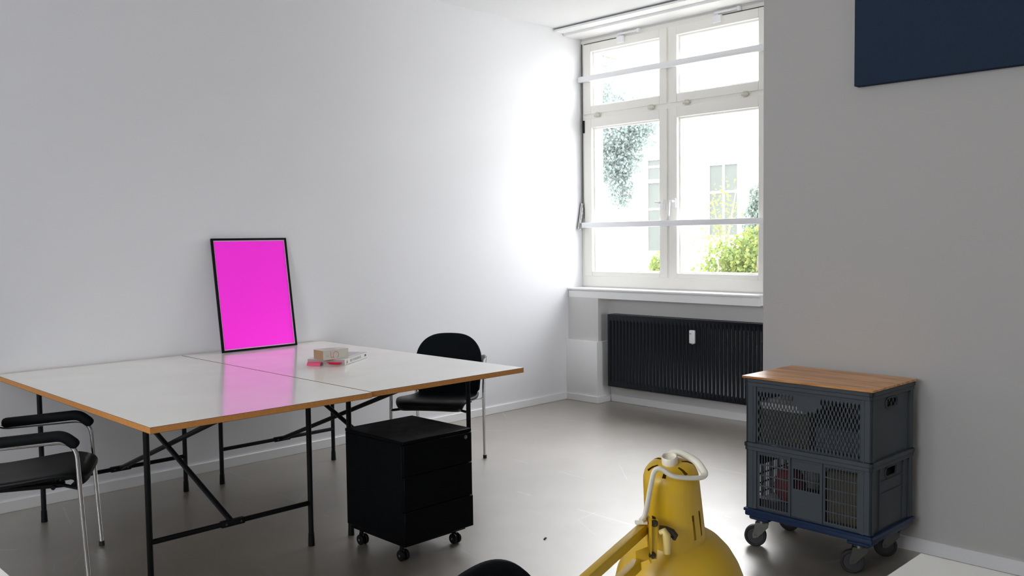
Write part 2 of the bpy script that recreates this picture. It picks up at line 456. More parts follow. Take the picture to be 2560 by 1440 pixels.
# ------------------------------------------------------------------ window
win = bpy.data.objects.new('window_1', None); COL.objects.link(win); win['kind'] = 'structure'
YL, YR_, YM = 5.25, 3.375, 4.3125
bm = new()
for a, b in ((5.19, 5.253), (4.285, 4.34), (YR_-0.004, 3.435)): box(bm, (6.10, a, 1.0), (6.19, b, 3.17))
for a, b in ((3.435, 4.285), (4.34, 5.19)):
    for c, d in ((1.0, 1.09), (2.46, 2.54), (3.12, 3.17)): box(bm, (6.1005, a, c), (6.19, b, d))
obj('window_frame', bm, M['frame'], win)
def sash(y0, y1, z0, z1, gy0, gy1, gz0, gz1):
    bm = new()
    x0, x1 = 6.088, 6.158
    box(bm, (x0, y0, z0), (x1, gy0, z1), 0.003, 1); box(bm, (x0, gy1, z0), (x1, y1, z1), 0.003, 1)
    box(bm, (x0, gy0, z0), (x1, gy1, gz0), 0.003, 1); box(bm, (x0, gy0, gz1), (x1, gy1, z1), 0.003, 1)
    s = obj('sash', bm, M['frame'], win)
    bm = new()
    b = 0.014
    for lo, hi in (((6.125, gy0-.004, gz0-.004), (6.147, gy0+b, gz1+.004)), ((6.125, gy1-b, gz0-.004), (6.147, gy1+.004, gz1+.004)),
                   ((6.1255, gy0+b, gz0-.004), (6.147, gy1-b, gz0+b)), ((6.1255, gy0+b, gz1-b), (6.147, gy1-b, gz1+.004))):
        box(bm, lo, hi)
    obj('glazing_bead', bm, M['trim'], s)
    bm = new(); box(bm, (6.148, gy0-.01, gz0-.01), (6.152, gy1+.01, gz1+.01)); obj('pane', bm, M['glass'], s, 0)
    return s
sUL = sash(4.325, 5.214, 2.522, 3.135, 4.397, 5.134, 2.590, 3.065)
sUR = sash(3.405, 4.300, 2.522, 3.135, 3.490, 4.226, 2.590, 3.060)
sLL = sash(4.325, 5.214, 1.088, 2.482, 4.400, 5.132, 1.129, 2.402)
sLR = sash(3.405, 4.300, 1.088, 2.482, 3.489, 4.226, 1.129, 2.400)
for y, s in ((5.06, sUL), (4.48, sUL), (4.13, sUR), (3.60, sUR)):        # hinge barrels on the transom
    bm = new(); cyl(bm, (6.086, y-0.03, 2.504), (6.086, y+0.03, 2.504), 0.010, 10); box(bm, (6.084, y-0.018, 2.49), (6.10, y+0.018, 2.53), 0.002, 1)
    obj('hinge', bm, M['hinge'], s)
bm = new(); box(bm, (6.078, 5.205, 2.36), (6.092, 5.222, 2.47), 0.003, 1); obj('corner_hinge', bm, M['black_plastic'], sLL)
for a, b, s in ((4.82, 5.21, sUL), (3.41, 3.80, sUR)):                     # dark strip stands in for the shadow in the gap above the tilted sashes
    bm = new(); box(bm, (6.0865, a, 3.1352), (6.095, b, 3.1395)); obj('gap_shadow_strip', bm, M['rubber'], s)
for y, s, d in ((4.80, sUL, -1), (3.85, sUR, -1)):                        # vent stays at the top
    bm = new(); box(bm, (6.068, y-0.045, 3.085), (6.09, y+0.03, 3.142), 0.004, 1); box(bm, (6.06, y-0.20, 3.150), (6.075, y+0.01, 3.166), 0.003, 1)
    box(bm, (6.058, y-0.215, 3.142), (6.085, y-0.195, 3.172), 0.002, 1); box(bm, (6.075, y-0.02, 3.12), (6.09, y+0.0, 3.17))
    obj('vent_stay', bm, M['bar'], s)
bm = new(); box(bm, (6.078, 4.232, 1.665), (6.09, 4.262, 1.745), 0.003, 1); cyl(bm, (6.078, 4.247, 1.72), (6.035, 4.247, 1.72), 0.009, 10)
tube(bm, round_path([(6.045, 4.247, 1.72), (6.032, 4.262, 1.72), (6.030, 4.268, 1.60)], 0.012), 0.009, 10); obj('handle', bm, M['bar'], sLR)
bm = new(); box(bm, (6.078, 4.345, 1.655), (6.09, 4.375, 1.735), 0.003, 1); cyl(bm, (6.078, 4.36, 1.71), (6.035, 4.36, 1.71), 0.009, 10)
tube(bm, round_path([(6.045, 4.36, 1.71), (6.032, 4.372, 1.712), (6.018, 4.395, 1.716)], 0.012), 0.009, 10); obj('handle', bm, M['bar'], sLL)
bm = new()
box(bm, (5.893, 3.37, 0.974), (6.10, 5.253, 0.990), 0.004, 2)
box(bm, (5.902, 3.37, 0.906), (5.92, 5.250, 0.966), 0.002, 1); box(bm, (5.92, 3.37, 0.91), (6.10, 5.253, 0.974))
obj('window_sill', bm, M['trim'], win)

def wbar(x, z0, z1, label, ye=5.252):
    bm = new(); box(bm, (x, 3.372, z0), (x+0.040, ye, z1), 0.004, 2)
    t = thing('window_bar', label, 'window bar', (0, 0, 0), 0, 'white square bars across the window')
    obj('rail', bm, M['bar'], t)
    for y in (3.39, ye-0.03):
        bm = new(); box(bm, (x+0.04, y-0.008, z0+0.008), (6.100, y+0.008, z1-0.008), 0.002, 1)
        obj('bracket', bm, M['bar'], t)
wbar(6.048, 2.804, 2.853, 'upper white square bar, across the two top window panes')
wbar(6.040, 1.518, 1.565, 'lower white square bar, just below the window handles', 5.212)
t = thing('window_opener', 'silver rod and lever for opening the top window, against the left wall', 'window opener')
bm = new(); cyl(bm, (6.0945, 5.240, 1.66), (6.0945, 5.240, 3.145), 0.0048, 10); obj('rod', bm, M['steel'], t)
bm = new(); tube(bm, round_path([(6.082, 5.238, 1.735), (6.072, 5.236, 1.70), (6.030, 5.232, 1.50)], 0.02), 0.012, 12); box(bm, (6.070, 5.222, 1.60), (6.094, 5.250, 1.70), 0.004, 1)
obj('lever', bm, M['chrome'], t)

# unseen low window, added in the bay end wall to brighten the far corner
w3 = bpy.data.objects.new('added_bay_window', None); COL.objects.link(w3); w3['kind'] = 'structure'
bm = new()
for a in (4.45, 5.84): box(bm, (a, -0.74, 0.3), (a+0.06, -0.66, 1.5))
for c in (0.3, 1.44): box(bm, (4.51, -0.74, c), (5.84, -0.66, c+0.06))
obj('window_frame', bm, M['frame'], w3)
bm = new(); box(bm, (4.48, -0.705, 0.33), (5.87, -0.70, 1.47)); obj('pane', bm, M['glass'], w3, 0)

# unseen rear window, added behind the camera for fill daylight
w2 = bpy.data.objects.new('added_rear_window', None); COL.objects.link(w2); w2['kind'] = 'structure'
bm = new()
for y in (RW0, RW1-0.06): box(bm, (-3.15, y, RZ0), (-3.08, y+0.06, RZ1))
box(bm, (-3.15, RW0+0.06, RZ0), (-3.08, RW1-0.06, RZ0+0.06)); box(bm, (-3.15, RW0+0.06, RZ1-0.06), (-3.08, RW1-0.06, RZ1))
obj('window_frame', bm, M['frame'], w2)
bm = new(); box(bm, (-3.12, RW0+0.05, RZ0+0.05), (-3.115, RW1-0.05, RZ1-0.05)); obj('pane', bm, M['glass'], w2, 0)

# ------------------------------------------------------------------ radiator
t = thing('radiator', 'anthracite ribbed panel radiator under the window', 'radiator', (5.99, 4.03, 0))
y0, y1, z0, z1 = -0.80, 0.80, 0.152, 0.768
def rib_panel(x, s):
    bm = new(); pitch = 0.0356; n = 44; pr = []
    ys = -n*pitch/2
    pts = [(y0, x)]
    for i in range(n):
        a = ys+i*pitch
        pts += [(a+0.004, x), (a+0.010, x+s*0.009), (a+0.017, x+s*0.009), (a+0.023, x)]
    pts.append((y1, x))
    zs = [(z0, 0), (z0+0.04, 0), (z0+0.055, 1), (z1-0.055, 1), (z1-0.04, 0), (z1, 0)]
    rows = []
    for z, k in zs:
        rows.append([bm.verts.new((px if k else x, py, z)) for py, px in pts])
    for a, b in zip(rows, rows[1:]):
        for i in range(len(pts)-1): bm.faces.new((a[i], a[i+1], b[i+1], b[i]))
    r = bmesh.ops.extrude_face_region(bm, geom=bm.faces[:])
    for v in [e for e in r['geom'] if isinstance(e, bmesh.types.BMVert)]: v.co.x += s*0.012
    return bm
obj('front_panel', rib_panel(-0.060, 1), M['radiator'], t, 85)
obj('back_panel', rib_panel(0.035, -1), M['radiator'], t, 30)
bm = new()
for i in range(53):
    y = y0+0.015+i*0.0298
    box(bm, (-0.05, y, z1-0.006), (0.03, y+0.018, z1+0.004))
box(bm, (-0.061, y0, z1-0.012), (-0.05, y1, z1+0.006), 0.002, 1); box(bm, (0.03, y0, z1-0.012), (0.04, y1, z1+0.006), 0.002, 1)
obj('top_grille', bm, M['radiator'], t)
for y in (y0, y1):
    bm = new(); box(bm, (-0.061, y-0.004, z0+0.004), (0.037, y+0.004, z1+0.006), 0.003, 1); obj('side_cover', bm, M['radiator'], t)
for y in (-0.6, 0.6):
    bm = new(); box(bm, (0.048, y-0.015, z0+0.05), (0.0595, y+0.015, z1-0.05)); obj('wall_bracket', bm, M['radiator'], t)
t2 = thing('heat_meter', 'small white heat meter clipped to the radiator front', 'meter', (5.99, 4.03, 0))
bm = new(); box(bm, (-0.085, -0.088, 0.585), (-0.0595, -0.040, 0.692), 0.008, 3); obj('housing', bm, M['bar'], t2)
bm = new(); box(bm, (-0.0862, -0.062, 0.660), (-0.084, -0.046, 0.667)); obj('display', bm, M['ink_grey'], t2)
bm = new(); box(bm, (-0.075, -0.070, 0.578), (-0.066, -0.058, 0.586)); obj('seal', bm, M['grey_plastic'], t2)

# ------------------------------------------------------------------ work tables
def top_slab(bm, x0, y0, x1, y1):
    # rings from bottom to top: white underside, dark laminate line, MDF core, dark laminate line, white top
    zs = [0.7215, 0.7227, 0.7456, 0.7470]
    rings = [[bm.verts.new((x, y, z)) for x, y in ((x0, y0), (x1, y0), (x1, y1), (x0, y1))] for z in zs]
    bm.faces.new(rings[0][::-1]).material_index = 0; bm.faces.new(rings[-1]).material_index = 0
    for k, mi in ((0, 2), (1, 1), (2, 2)):
        for i in range(4): bm.faces.new((rings[k][i], rings[k][(i+1) % 4], rings[k+1][(i+1) % 4], rings[k+1][i])).material_index = mi
def table(x0, x1, yb, yf, fx0, fx1, fy0, fy1, label):
    cx, cy = (x0+x1)/2, (yb+yf)/2
    t = thing('work_table', label, 'table', (cx, cy, 0), 0, 'white work tables with black crossed frames')
    bm = new()
    top_slab(bm, x0-cx, yf-cy, x1-cx, yb-cy)
    obj('tabletop', bm, [M['laminate'], M['mdf'], M['laminate_edge']], t, 0)
    a0, a1, b0, b1 = fx0-cx, fx1-cx, fy0-cy, fy1-cy
    for x in (a0, a1):
        for y in (b0, b1):
            bm = new(); cyl(bm, (x, y, 0.055), (x, y, 0.7215), 0.0125, 14)
            l = obj('leg', bm, M['black_steel'], t)
            bm = new(); cyl(bm, (x, y, 0.0), (x, y, 0.06), 0.016, 14, 0.014); obj('foot', bm, M['black_plastic'], l)
    mx = (a0+a1)/2
    for y in (b0, b1):
        bm = new(); cyl(bm, (a0, y, 0.205), (a1, y, 0.205), 0.0115, 12); obj('lower_rail', bm, M['black_steel'], t)
        bm = new(); cyl(bm, (a0, y, 0.700), (a1, y, 0.700), 0.0115, 12); obj('upper_rail', bm, M['black_steel'], t)
    for ya, yb_, dx in ((b0, b1, -0.015), (b1, b0, 0.015)):
        bm = new(); tube(bm, [(mx+dx, ya, 0.205), (mx+dx, yb_, 0.690)], 0.0125, 12)
        sg = 1 if yb_ > ya else -1
        obox(bm, (mx+dx, ya, 0.205), (0.055, 0, 0), (0, 0.013, 0), (0, 0, 0.014), 0.004)
        s = obj('cross_strut', bm, M['black_steel'], t)
        for q in (-0.035, 0.035):
            bm = new(); cyl(bm, (mx+dx+q, ya-0.016, 0.205), (mx+dx+q, ya+0.016, 0.205), 0.005, 8); obj('bolt', bm, M['steel'], s)
    return t
table(1.340, 2.3440, 5.240, 3.275, 1.455, 2.213, 3.60, 4.93, 'white work table on the left, bare top, wall-side chair at its near end')
table(2.352, 3.335, 5.243, 3.290, 2.430, 3.206, 3.59, 4.92, 'white work table on the right, carrying the pink picture and the books')

# ------------------------------------------------------------------ armchair
def shell(bm, prof, nv=14, th=0.012):
    """prof rows: (x, z, half_width, dish); symmetrical shell around y = 0"""
    rows = []
    for x, z, w, d in prof:
        row = []
        for j in range(nv+1):
            s = -1+2*j/nv
            row.append(bm.verts.new((x+d*(s*s), w*s, z)))
        rows.append(row)
    for a, b in zip(rows, rows[1:]):
        for j in range(nv): bm.faces.new((a[j], a[j+1], b[j+1], b[j]))

def make_chair(label):
    t = thing('armchair', label, 'chair', (0, 0, 0), 0, 'black armchairs with chrome tube frames')
    # seat: dished shell with a rolled front edge
    bm = new(); rows = []
    prof = [(0.244, 0.396, 0.190), (0.270, 0.416, 0.208), (0.279, 0.449, 0.222), (0.240, 0.471, 0.230), (0.16, 0.465, 0.232), (0.06, 0.452, 0.230),
            (-0.06, 0.440, 0.222), (-0.14, 0.435, 0.212), (-0.185, 0.440, 0.204), (-0.205, 0.452, 0.200)]
    nv = 16
    for k, (x, z, w) in enumerate(prof):
        row = []
        for j in range(nv+1):
            s = -1+2*j/nv
            dish = 0.008*(abs(s)**3) if k > 3 else -0.010*(abs(s)**4)
            cor = -0.05*(abs(s)**8) if k < 4 else 0
            row.append(bm.verts.new((x+cor, w*s, z+dish)))
        rows.append(row)
    for a, b in zip(rows, rows[1:]):
        for j in range(nv): bm.faces.new((a[j], a[j+1], b[j+1], b[j]))
    s = obj('seat', bm, M['black_plastic'], t, 60)
    md = s.modifiers.new('thickness', 'SOLIDIFY'); md.thickness = 0.026; md.offset = -1
    md = s.modifiers.new('smooth', 'SUBSURF'); md.levels = 1; md.render_levels = 2
    # backrest: wide body with a rounded top
    bm = new(); rows = []
    nr, nc = 12, 20
    for k in range(nr+1):
        row = []
        for j in range(nc+1):
            sg_ = math.sin((-1+2*j/nc)*PI/2*0.985)
            zt = 0.655+0.166*(max(0.0, 1-abs(sg_)**3.0))**0.52
            zb = 0.412+0.050*abs(sg_)**6; z = zb+(zt-zb)*k/nr
            w = 0.211+0.012*min(1, max(0, z-0.45)/0.15)
            row.append(bm.verts.new((-0.226-(z-0.478)*0.15+0.034*sg_**2, w*sg_, z)))
        rows.append(row)
    for a, b in zip(rows, rows[1:]):
        for j in range(nc): bm.faces.new((a[j], a[j+1], b[j+1], b[j]))
    b_ = obj('backrest', bm, M['black_fabric'], t, 60)
    md = b_.modifiers.new('thickness', 'SOLIDIFY'); md.thickness = 0.020; md.offset = -1
    md = b_.modifiers.new('smooth', 'SUBSURF'); md.levels = 1; md.render_levels = 1
    for sg in (-1, 1):
        bm = new()
        tube(bm, round_path([(0.262, sg*0.240, 0.02), (0.232, sg*0.240, 0.608), (-0.145, sg*0.239, 0.596), (-0.216, sg*0.238, 0.656)], 0.075, 8), 0.0100, 12)
        arm = obj('arm_tube', bm, M['chrome'], t)
        bm = new()
        pts = round_path([(-0.115, sg*0.238, 0.619), (0.185, sg*0.240, 0.633), (0.226, sg*0.240, 0.597)], 0.05, 8)
        n = len(pts); rr = 0.0235
        d0, d1 = (pts[0]-pts[1]).normalized(), (pts[-1]-pts[-2]).normalized()
        pts = [pts[0]+d0*0.020, pts[0]+d0*0.018, pts[0]+d0*0.012]+pts+[pts[-1]+d1*0.012, pts[-1]+d1*0.018, pts[-1]+d1*0.020]
        rs = [0.006, 0.013, 0.020]+[rr]*n+[0.020, 0.013, 0.006]
        tube(bm, pts, rs, 14)
        obj('arm_pad', bm, M['black_foam'], arm)
        bm = new(); cyl(bm, (0.2625, sg*0.240, 0), (0.262, sg*0.240, 0.022), 0.0125, 12); obj('foot', bm, M['rubber'], arm)
        bm = new()
        tube(bm, round_path([(-0.262, sg*0.222, 0.02), (-0.226, sg*0.226, 0.46), (-0.228, sg*0.240, 0.678)], 0.10, 6), 0.0100, 12)
        leg = obj('leg', bm, M['chrome'], t)
        bm = new(); cyl(bm, (-0.2635, sg*0.222, 0), (-0.262, sg*0.222, 0.022), 0.0125, 12); obj('foot', bm, M['rubber'], leg)
        bm = new(); box(bm, (-0.246, sg*0.229-0.013, 0.628), (-0.210, sg*0.229+0.013, 0.684), 0.006, 2); obj('back_clip', bm, M['grey_plastic'], t)
        bm = new(); tube(bm, [(-0.224, sg*0.222, 0.402), (-0.13, sg*0.150, 0.402)], 0.008, 10); obj('side_rail', bm, M['chrome'], t)
    bm = new()
    for x in (-0.13, 0.13):
        tube(bm, [(x, -0.17, 0.398), (x, 0.17, 0.398)], 0.009, 10)
    for y in (-0.13, 0.13): box(bm, (-0.16, y-0.02, 0.392), (0.17, y+0.02, 0.412), 0.004, 1)
    for sg in (-1, 1): tube(bm, [(0.15, sg*0.13, 0.402), (0.246, sg*0.240, 0.402)], 0.008, 10)
    obj('seat_bracket', bm, M['black_steel'], t)
    return t
cA = make_chair('black armchair cut off at the left edge, arms tucked beneath the left table')
cA.location = (1.185, 4.235, 0); cA.rotation_euler.z = R(-26)
phi = R(214)
dup(cA, (3.566, 4.258, 0), phi, 'black chair with rounded backrest behind the far end of the right table')
dup(cA, (1.136, 0.950, 0), R(286), 'dark chair in the foreground, only its rounded top showing, left of the yellow lamp')

# ------------------------------------------------------------------ rolling cabinet
t = thing('rolling_cabinet', 'black three-drawer rolling cabinet standing at the right table edge', 'cabinet', (2.545, 3.275, 0))
hx, hy = 0.199, 0.222
bm = new()
box(bm, (-hx, -hy+0.020, 0.098), (hx, hy, 0.536), 0.002, 1)
box(bm, (-hx+0.02, -hy+0.03, 0.074), (hx-0.022, hy-0.02, 0.100))
obj('body', bm, M['cabinet'], t)
bm = new(); box(bm, (-hx-0.001, -hy+0.002, 0.537), (hx+0.001, hy+0.001, 0.553), 0.002, 1); obj('top_panel', bm, M['cabinet'], t)
for za, zb, w in ((0.397, 0.535, 0), (0.241, 0.393, 0), (0.092, 0.237, 0.002)):
    bm = new(); box(bm, (-hx-w, -hy-w, za), (hx+w, -hy+0.0195, zb), 0.002, 1); d = obj('drawer', bm, M['cabinet'], t)
bm = new(); lathe(bm, [(0.0105, 0), (0.0105, 0.003), (0.006, 0.003), (0.006, 0.0012), (0.0001, 0.0012)], 20, basis((0.160, -hy, 0.517), (1, 0, 0), (0, 0, 1))); obj('lock', bm, M['chrome'], t)
for x in (-hx+0.045, hx-0.045):
    for y in (-hy+0.085, hy-0.050):
        bm = new(); cyl(bm, (x, y, 0.04), (x, y, 0.0735), 0.010, 10); box(bm, (x-0.006, y-0.020, 0.028), (x+0.006, y+0.016, 0.052), 0.004, 1)
        c = obj('caster', bm, M['black_plastic'], t)
        for sx in (-0.013, 0.013):
            bm = new(); lathe(bm, [(0.0001, -0.007), (0.022, -0.007), (0.0245, -0.004), (0.0245, 0.004), (0.022, 0.007), (0.0001, 0.007)], 20, basis((x+sx, y-0.008, 0.0245), (0, 1, 0), (0, 0, 1)))
            obj('wheel', bm, M['black_steel'], c)
        bm = new(); cyl(bm, (x-0.0215, y-0.008, 0.0245), (x+0.0215, y-0.008, 0.0245), 0.005, 10); obj('axle_cap', bm, M['chrome'], c)

# ------------------------------------------------------------------ crates on a dolly
CX, CY, CRZ = 3.785, 1.818, R(-1.8)
t = thing('crate_dolly', 'blue plastic dolly on four casters under the stacked crates', 'dolly', (CX, CY, 0), CRZ)
bm = new()
box(bm, (-0.203, -0.300, 0.146), (0.203, 0.300, 0.180), 0.006, 2)
obj('deck', bm, M['dolly'], t)
bm = new()
for lo, hi in (((-0.207, -0.304, 0.168), (-0.199, 0.304, 0.1812)), ((0.199, -0.304, 0.168), (0.207, 0.304, 0.1812)),
               ((-0.207, -0.304, 0.168), (0.207, -0.297, 0.1812)), ((-0.207, 0.297, 0.168), (0.207, 0.304, 0.1812))):
    box(bm, lo, hi, 0.002, 1)
obj('edge_lip', bm, M['dolly'], t)
for sx in (-1, 1):
    for sy in (-1, 1):
        bm = new(); box(bm, (sx*0.148-0.045, sy*0.235-0.05, 0.128), (sx*0.148+0.045, sy*0.235+0.05, 0.147), 0.006, 1); obj('caster_mount', bm, M['dolly'], t)
def caster(x, y, ang):
    m = Matrix.Translation((x, y, 0)) @ Matrix.Rotation(ang, 4, 'Z')
    bm = new(); cyl(bm, m @ Vector((0, 0, 0.112)), m @ Vector((0, 0, 0.1285)), 0.026, 18); c = obj('caster', bm, M['steel'], t)
    tr = 0.030; wr = 0.0495
    bm = new()
    fo = [(-0.030, 0.116), (0.028, 0.116), (0.028, 0.095), (-tr+0.012, 0.046), (-tr-0.010, 0.040), (-tr-0.014, 0.056), (-0.034, 0.090)]
    for s in (-1, 1):
        prism(bm, fo, lambda u, v, d: m @ Vector((u, d, v)), s*0.0185, s*0.0210)
    obox(bm, m @ Vector((-0.001, 0, 0.1145)), m.to_3x3() @ Vector((0.029, 0, 0)), m.to_3x3() @ Vector((0, 0.021, 0)), (0, 0, 0.0018))
    cyl(bm, m @ Vector((-tr, -0.0235, 0.0495)), m @ Vector((-tr, 0.0235, 0.0495)), 0.007, 10)
    obj('fork', bm, M['steel'], c)
    wm = m @ basis((-tr, 0, wr), (1, 0, 0), (0, 0, 1))
    bm = new(); lathe(bm, [(0.040, -0.0155), (0.045, -0.0155), (wr, -0.011), (wr, 0.011), (0.045, 0.0155), (0.040, 0.0155)], 36, wm); lathe(bm, [(0.0405, -0.0125), (0.0405, 0.0125)], 36, wm)
    w = obj('wheel', bm, M['rubber'], c)
    bm = new(); lathe(bm, [(0.0001, -0.0165), (0.013, -0.0165), (0.014, -0.010), (0.036, -0.010), (0.040, -0.0145), (0.0412, -0.0145), (0.0412, 0.0145), (0.040, 0.0145), (0.036, 0.010), (0.014, 0.010), (0.013, 0.0165), (0.0001, 0.0165)], 36, wm)
    obj('wheel_hub', bm, M['hub'], c)
caster(-0.150, 0.240, R(-62)); caster(-0.150, -0.225, R(-60)); caster(0.150, 0.240, R(-75)); caster(0.140, -0.235, R(-60))

def lens(u, v, hw, hh, n=4):
    r = [(-1+2*i/n) for i in range(n+1)]
    right = [(u+hw*(1-t*t)**0.9, v+hh*t) for t in r]
    left = [(u-hw*(1-t*t)**0.9, v+hh*t) for t in reversed(r[1:-1])]
    return right+left
def slot(u, v, w, h, c=0.0018):
    return [(u-w+c, v-h), (u+w-c, v-h), (u+w, v-h+c), (u+w, v+h-c), (u+w-c, v+h), (u-w+c, v+h), (u-w, v+h-c), (u-w, v-h+c)]
def pill(u, v, hw, hh, n=6):
    pts = []
    for i in range(n+1):
        a = -PI/2+PI*i/n; pts.append((u+hw-hh+hh*math.cos(a), v+hh*math.sin(a)))
    for i in range(n+1):
        a = PI/2+PI*i/n; pts.append((u-hw+hh+hh*math.cos(a), v+hh*math.sin(a)))
    return pts
HX, HY, TH = 0.199, 0.295, 0.0035
def crate(z0, z1, style, label, upper):
    t = thing('plastic_crate', label, 'crate', (CX, CY, z0), CRZ, 'slate grey stacking crates on the dolly')
    H = z1-z0
    IN = 0.009                                     # panels sit a little behind rim and corner posts
    bm = new()
    box(bm, (-HX+IN, -HY+IN, 0.0), (HX-IN, HY-IN, 0.006))
    for sx in (-1, 1):
        for sy in (-1, 1):
            lo = (min(sx*HX, sx*(HX-0.030)), min(sy*HY, sy*(HY-0.013)), 0.0); hi = (max(sx*HX, sx*(HX-0.030)), max(sy*HY, sy*(HY-0.013)), H-0.02)
            box(bm, lo, hi, 0.003, 1)
            lo = (min(sx*HX, sx*(HX-0.010)), min(sy*HY, sy*(HY-0.050)), 0.0); hi = (max(sx*HX, sx*(HX-0.010)), max(sy*HY, sy*(HY-0.050)), H-0.02)
            box(bm, lo, hi, 0.003, 1)
            box(bm, (sx*HX-0.0022 if sx > 0 else sx*HX-0.002, sy*(HY-0.034)-0.002, 0.0), (sx*HX+0.002, sy*(HY-0.034)+0.002, H-0.03))
    obj('body', bm, M['crate'], t)
    bm = new()
    e = 0.003
    for za, zb, w in ((H-0.018, H, 0.006), (H-0.036, H-0.018, 0.003)):
        box(bm, (-HX-w, -HY-w, za), (-HX+0.012, HY+w, zb), 0.002, 1); box(bm, (HX-0.012, -HY-w, za), (HX+w, HY+w, zb), 0.002, 1)
        box(bm, (-HX-w, -HY-w, za), (HX+w, -HY+0.012, zb), 0.002, 1); box(bm, (-HX-w, HY-0.012, za), (HX+w, HY+w, zb), 0.002, 1)
    for sx in (-1, 1): box(bm, (min(sx*(HX-IN), sx*(HX-IN+0.002)), -HY+0.05, H-0.052), (max(sx*(HX-IN), sx*(HX-IN+0.002)), HY-0.05, H-0.0495))
    obj('rim', bm, M['crate'], t)
    top = H-0.034
    def front(x, sgn, nm):
        holes = []
        if style == 'lens':
            a, b = 0.0168, 0.0205
            # u runs from the left end (+HY) to the right end as seen from the room
            for r_ in range(11):
                v = H-0.070-r_*b
                for c in range(-14, 15):
                    u = c*a+(a/2 if r_ % 2 else 0)
                    if abs(u) > 0.243: continue
                    if r_ < 2 and -0.062 < u < 0.062: continue
                    if r_ < 3 and -0.045 < u < 0.045: continue
                    holes.append(lens(u, v, 0.0046, 0.0152))
        else:
            def grid(u0, u1, v0, v1, nc, nr):
                du, dv = (u1-u0)/nc, (v1-v0)/nr
                for i in range(nc):
                    for j in range(nr):
                        holes.append(slot(u0+du*(i+.5), v0+dv*(j+.5), du/2-0.0022, dv/2-0.0024))
            grid(-0.232, -0.086, 0.014, H-0.046, 11, 5); grid(0.086, 0.232, 0.014, H-0.046, 11, 5)
            grid(-0.064, 0.064, H*0.42, H*0.42+0.095, 10, 2)
        fn = lambda u, v, d: Vector((x+d*sgn, -u, v))
        bm = new(); perforated(bm, [(-HY+0.004, 0.002), (HY-0.004, 0.002), (HY-0.004, top+0.012), (-HY+0.004, top+0.012)], holes, fn, 0, TH)
        if style == 'slot':
            for u in (-0.245, -0.075, 0.075, 0.245):
                box(bm, (min(x, x-sgn*0.008), -u-0.003, 0.004), (max(x, x-sgn*0.008), -u+0.003, top))
        else:
            for u in (-0.252, 0.252):
                box(bm, (min(x, x-sgn*0.006), -u-0.003, 0.004), (max(x, x-sgn*0.006), -u+0.003, top))
        obj(nm, bm, M['crate'], t, 25)
    front(-HX+IN, 1, 'front_panel'); front(HX-IN, -1, 'back_panel')
    def side(y, sgn, nm):
        fn = lambda u, v, d: Vector((u, y+d*sgn, v))
        holes = [pill(0.0, H-0.066, 0.050, 0.017)]
        if style == 'slot':
            for i in range(18):
                for j in range(4):
                    if sgn > 0: continue
                    holes.append(slot(-0.15+0.0176*i, 0.030+j*0.044, 0.0062, 0.0190))
        bm = new(); perforated(bm, [(-HX+0.004, 0.002), (HX-0.004, 0.002), (HX-0.004, top+0.012), (-HX+0.004, top+0.012)], holes, fn, 0, TH)
        if style == 'slot' and sgn > 0:
            for v in (H-0.098, H-0.150):
                box(bm, (-0.115, min(y, y-sgn*0.006), v), (0.115, max(y, y-sgn*0.006), v+0.004))
            for u in (-0.115, 0.111):
                box(bm, (u, min(y, y-sgn*0.006), 0.01), (u+0.004, max(y, y-sgn*0.006), top-0.0))
        # raised lip round the hand hold
        o = pill(0.0, H-0.066, 0.058, 0.024); lp = [Vector((u, y-sgn*0.002, v)) for u, v in o]
        tube(bm, lp, 0.003, 6, closed=True)
        obj(nm, bm, M['crate'], t, 25)
    side(-HY+IN, 1, 'side_panel'); side(HY-IN, -1, 'side_panel')
    return t
crate(0.182, 0.487, 'slot', 'lower grey crate with a grid of upright slots, on the blue dolly', False)
crate(0.488, 0.783, 'lens', 'upper grey crate with almond shaped holes, under the wooden board', True)
bm = new(); box(bm, (-0.218, -0.306, 0.784), (0.213, 0.306, 0.794), 0.0015, 1)
o = obj('wooden_board', bm, M['wood'], None); o.location = (CX, CY, 0); o.rotation_euler.z = CRZ
tag(o, 'thin orange-brown wooden board lying on the top crate', 'board')
# what shows through the crate holes
def loose(name, bm, m, label, cat, loc=(CX, CY, 0), rz=CRZ):
    o = obj(name, bm, m, None); o.location = loc; o.rotation_euler.z = rz; return tag(o, label, cat)
bm = new(); box(bm, (-0.165, 0.0, 0.4945), (0.17, 0.27, 0.640), 0.003, 1); loose('storage_box', bm, M['olive_cloth'], 'dull brown box seen through the left holes of the upper crate', 'box')
bm = new(); box(bm, (-0.150, 0.03, 0.6405), (0.15, 0.262, 0.672), 0.003, 1); loose('paper_pile', bm, M['paper_stack'], 'white paper pile on the brown box inside the upper crate', 'paper')
bm = new(); box(bm, (-0.155, -0.255, 0.4945), (0.16, -0.02, 0.600), 0.006, 1); loose('folder_case', bm, M['crate'], 'dark case at the right inside the upper crate', 'case')
bm = new()
lathe(bm, [(0.0001, 0), (0.045, 0.004), (0.066, 0.035), (0.070, 0.075), (0.055, 0.125), (0.028, 0.150), (0.0001, 0.156)], 20, Matrix.Translation((-0.10, 0.130, 0.229)))
loose('cloth_pouch', bm, M['red_cloth'], 'dark red pouch seen through the left grid of the lower crate', 'pouch')
bm = new(); box(bm, (-0.17, 0.03, 0.1885), (0.14, 0.25, 0.228), 0.004, 1); loose('flat_case', bm, M['hub'], 'dark flat case under the red pouch in the lower crate', 'case')
bm = new(); box(bm, (-0.16, -0.255, 0.1885), (0.12, -0.065, 0.415), 0.02, 3); loose('cloth_bag', bm, M['olive_cloth'], 'brownish bag seen through the right grid of the lower crate', 'bag')

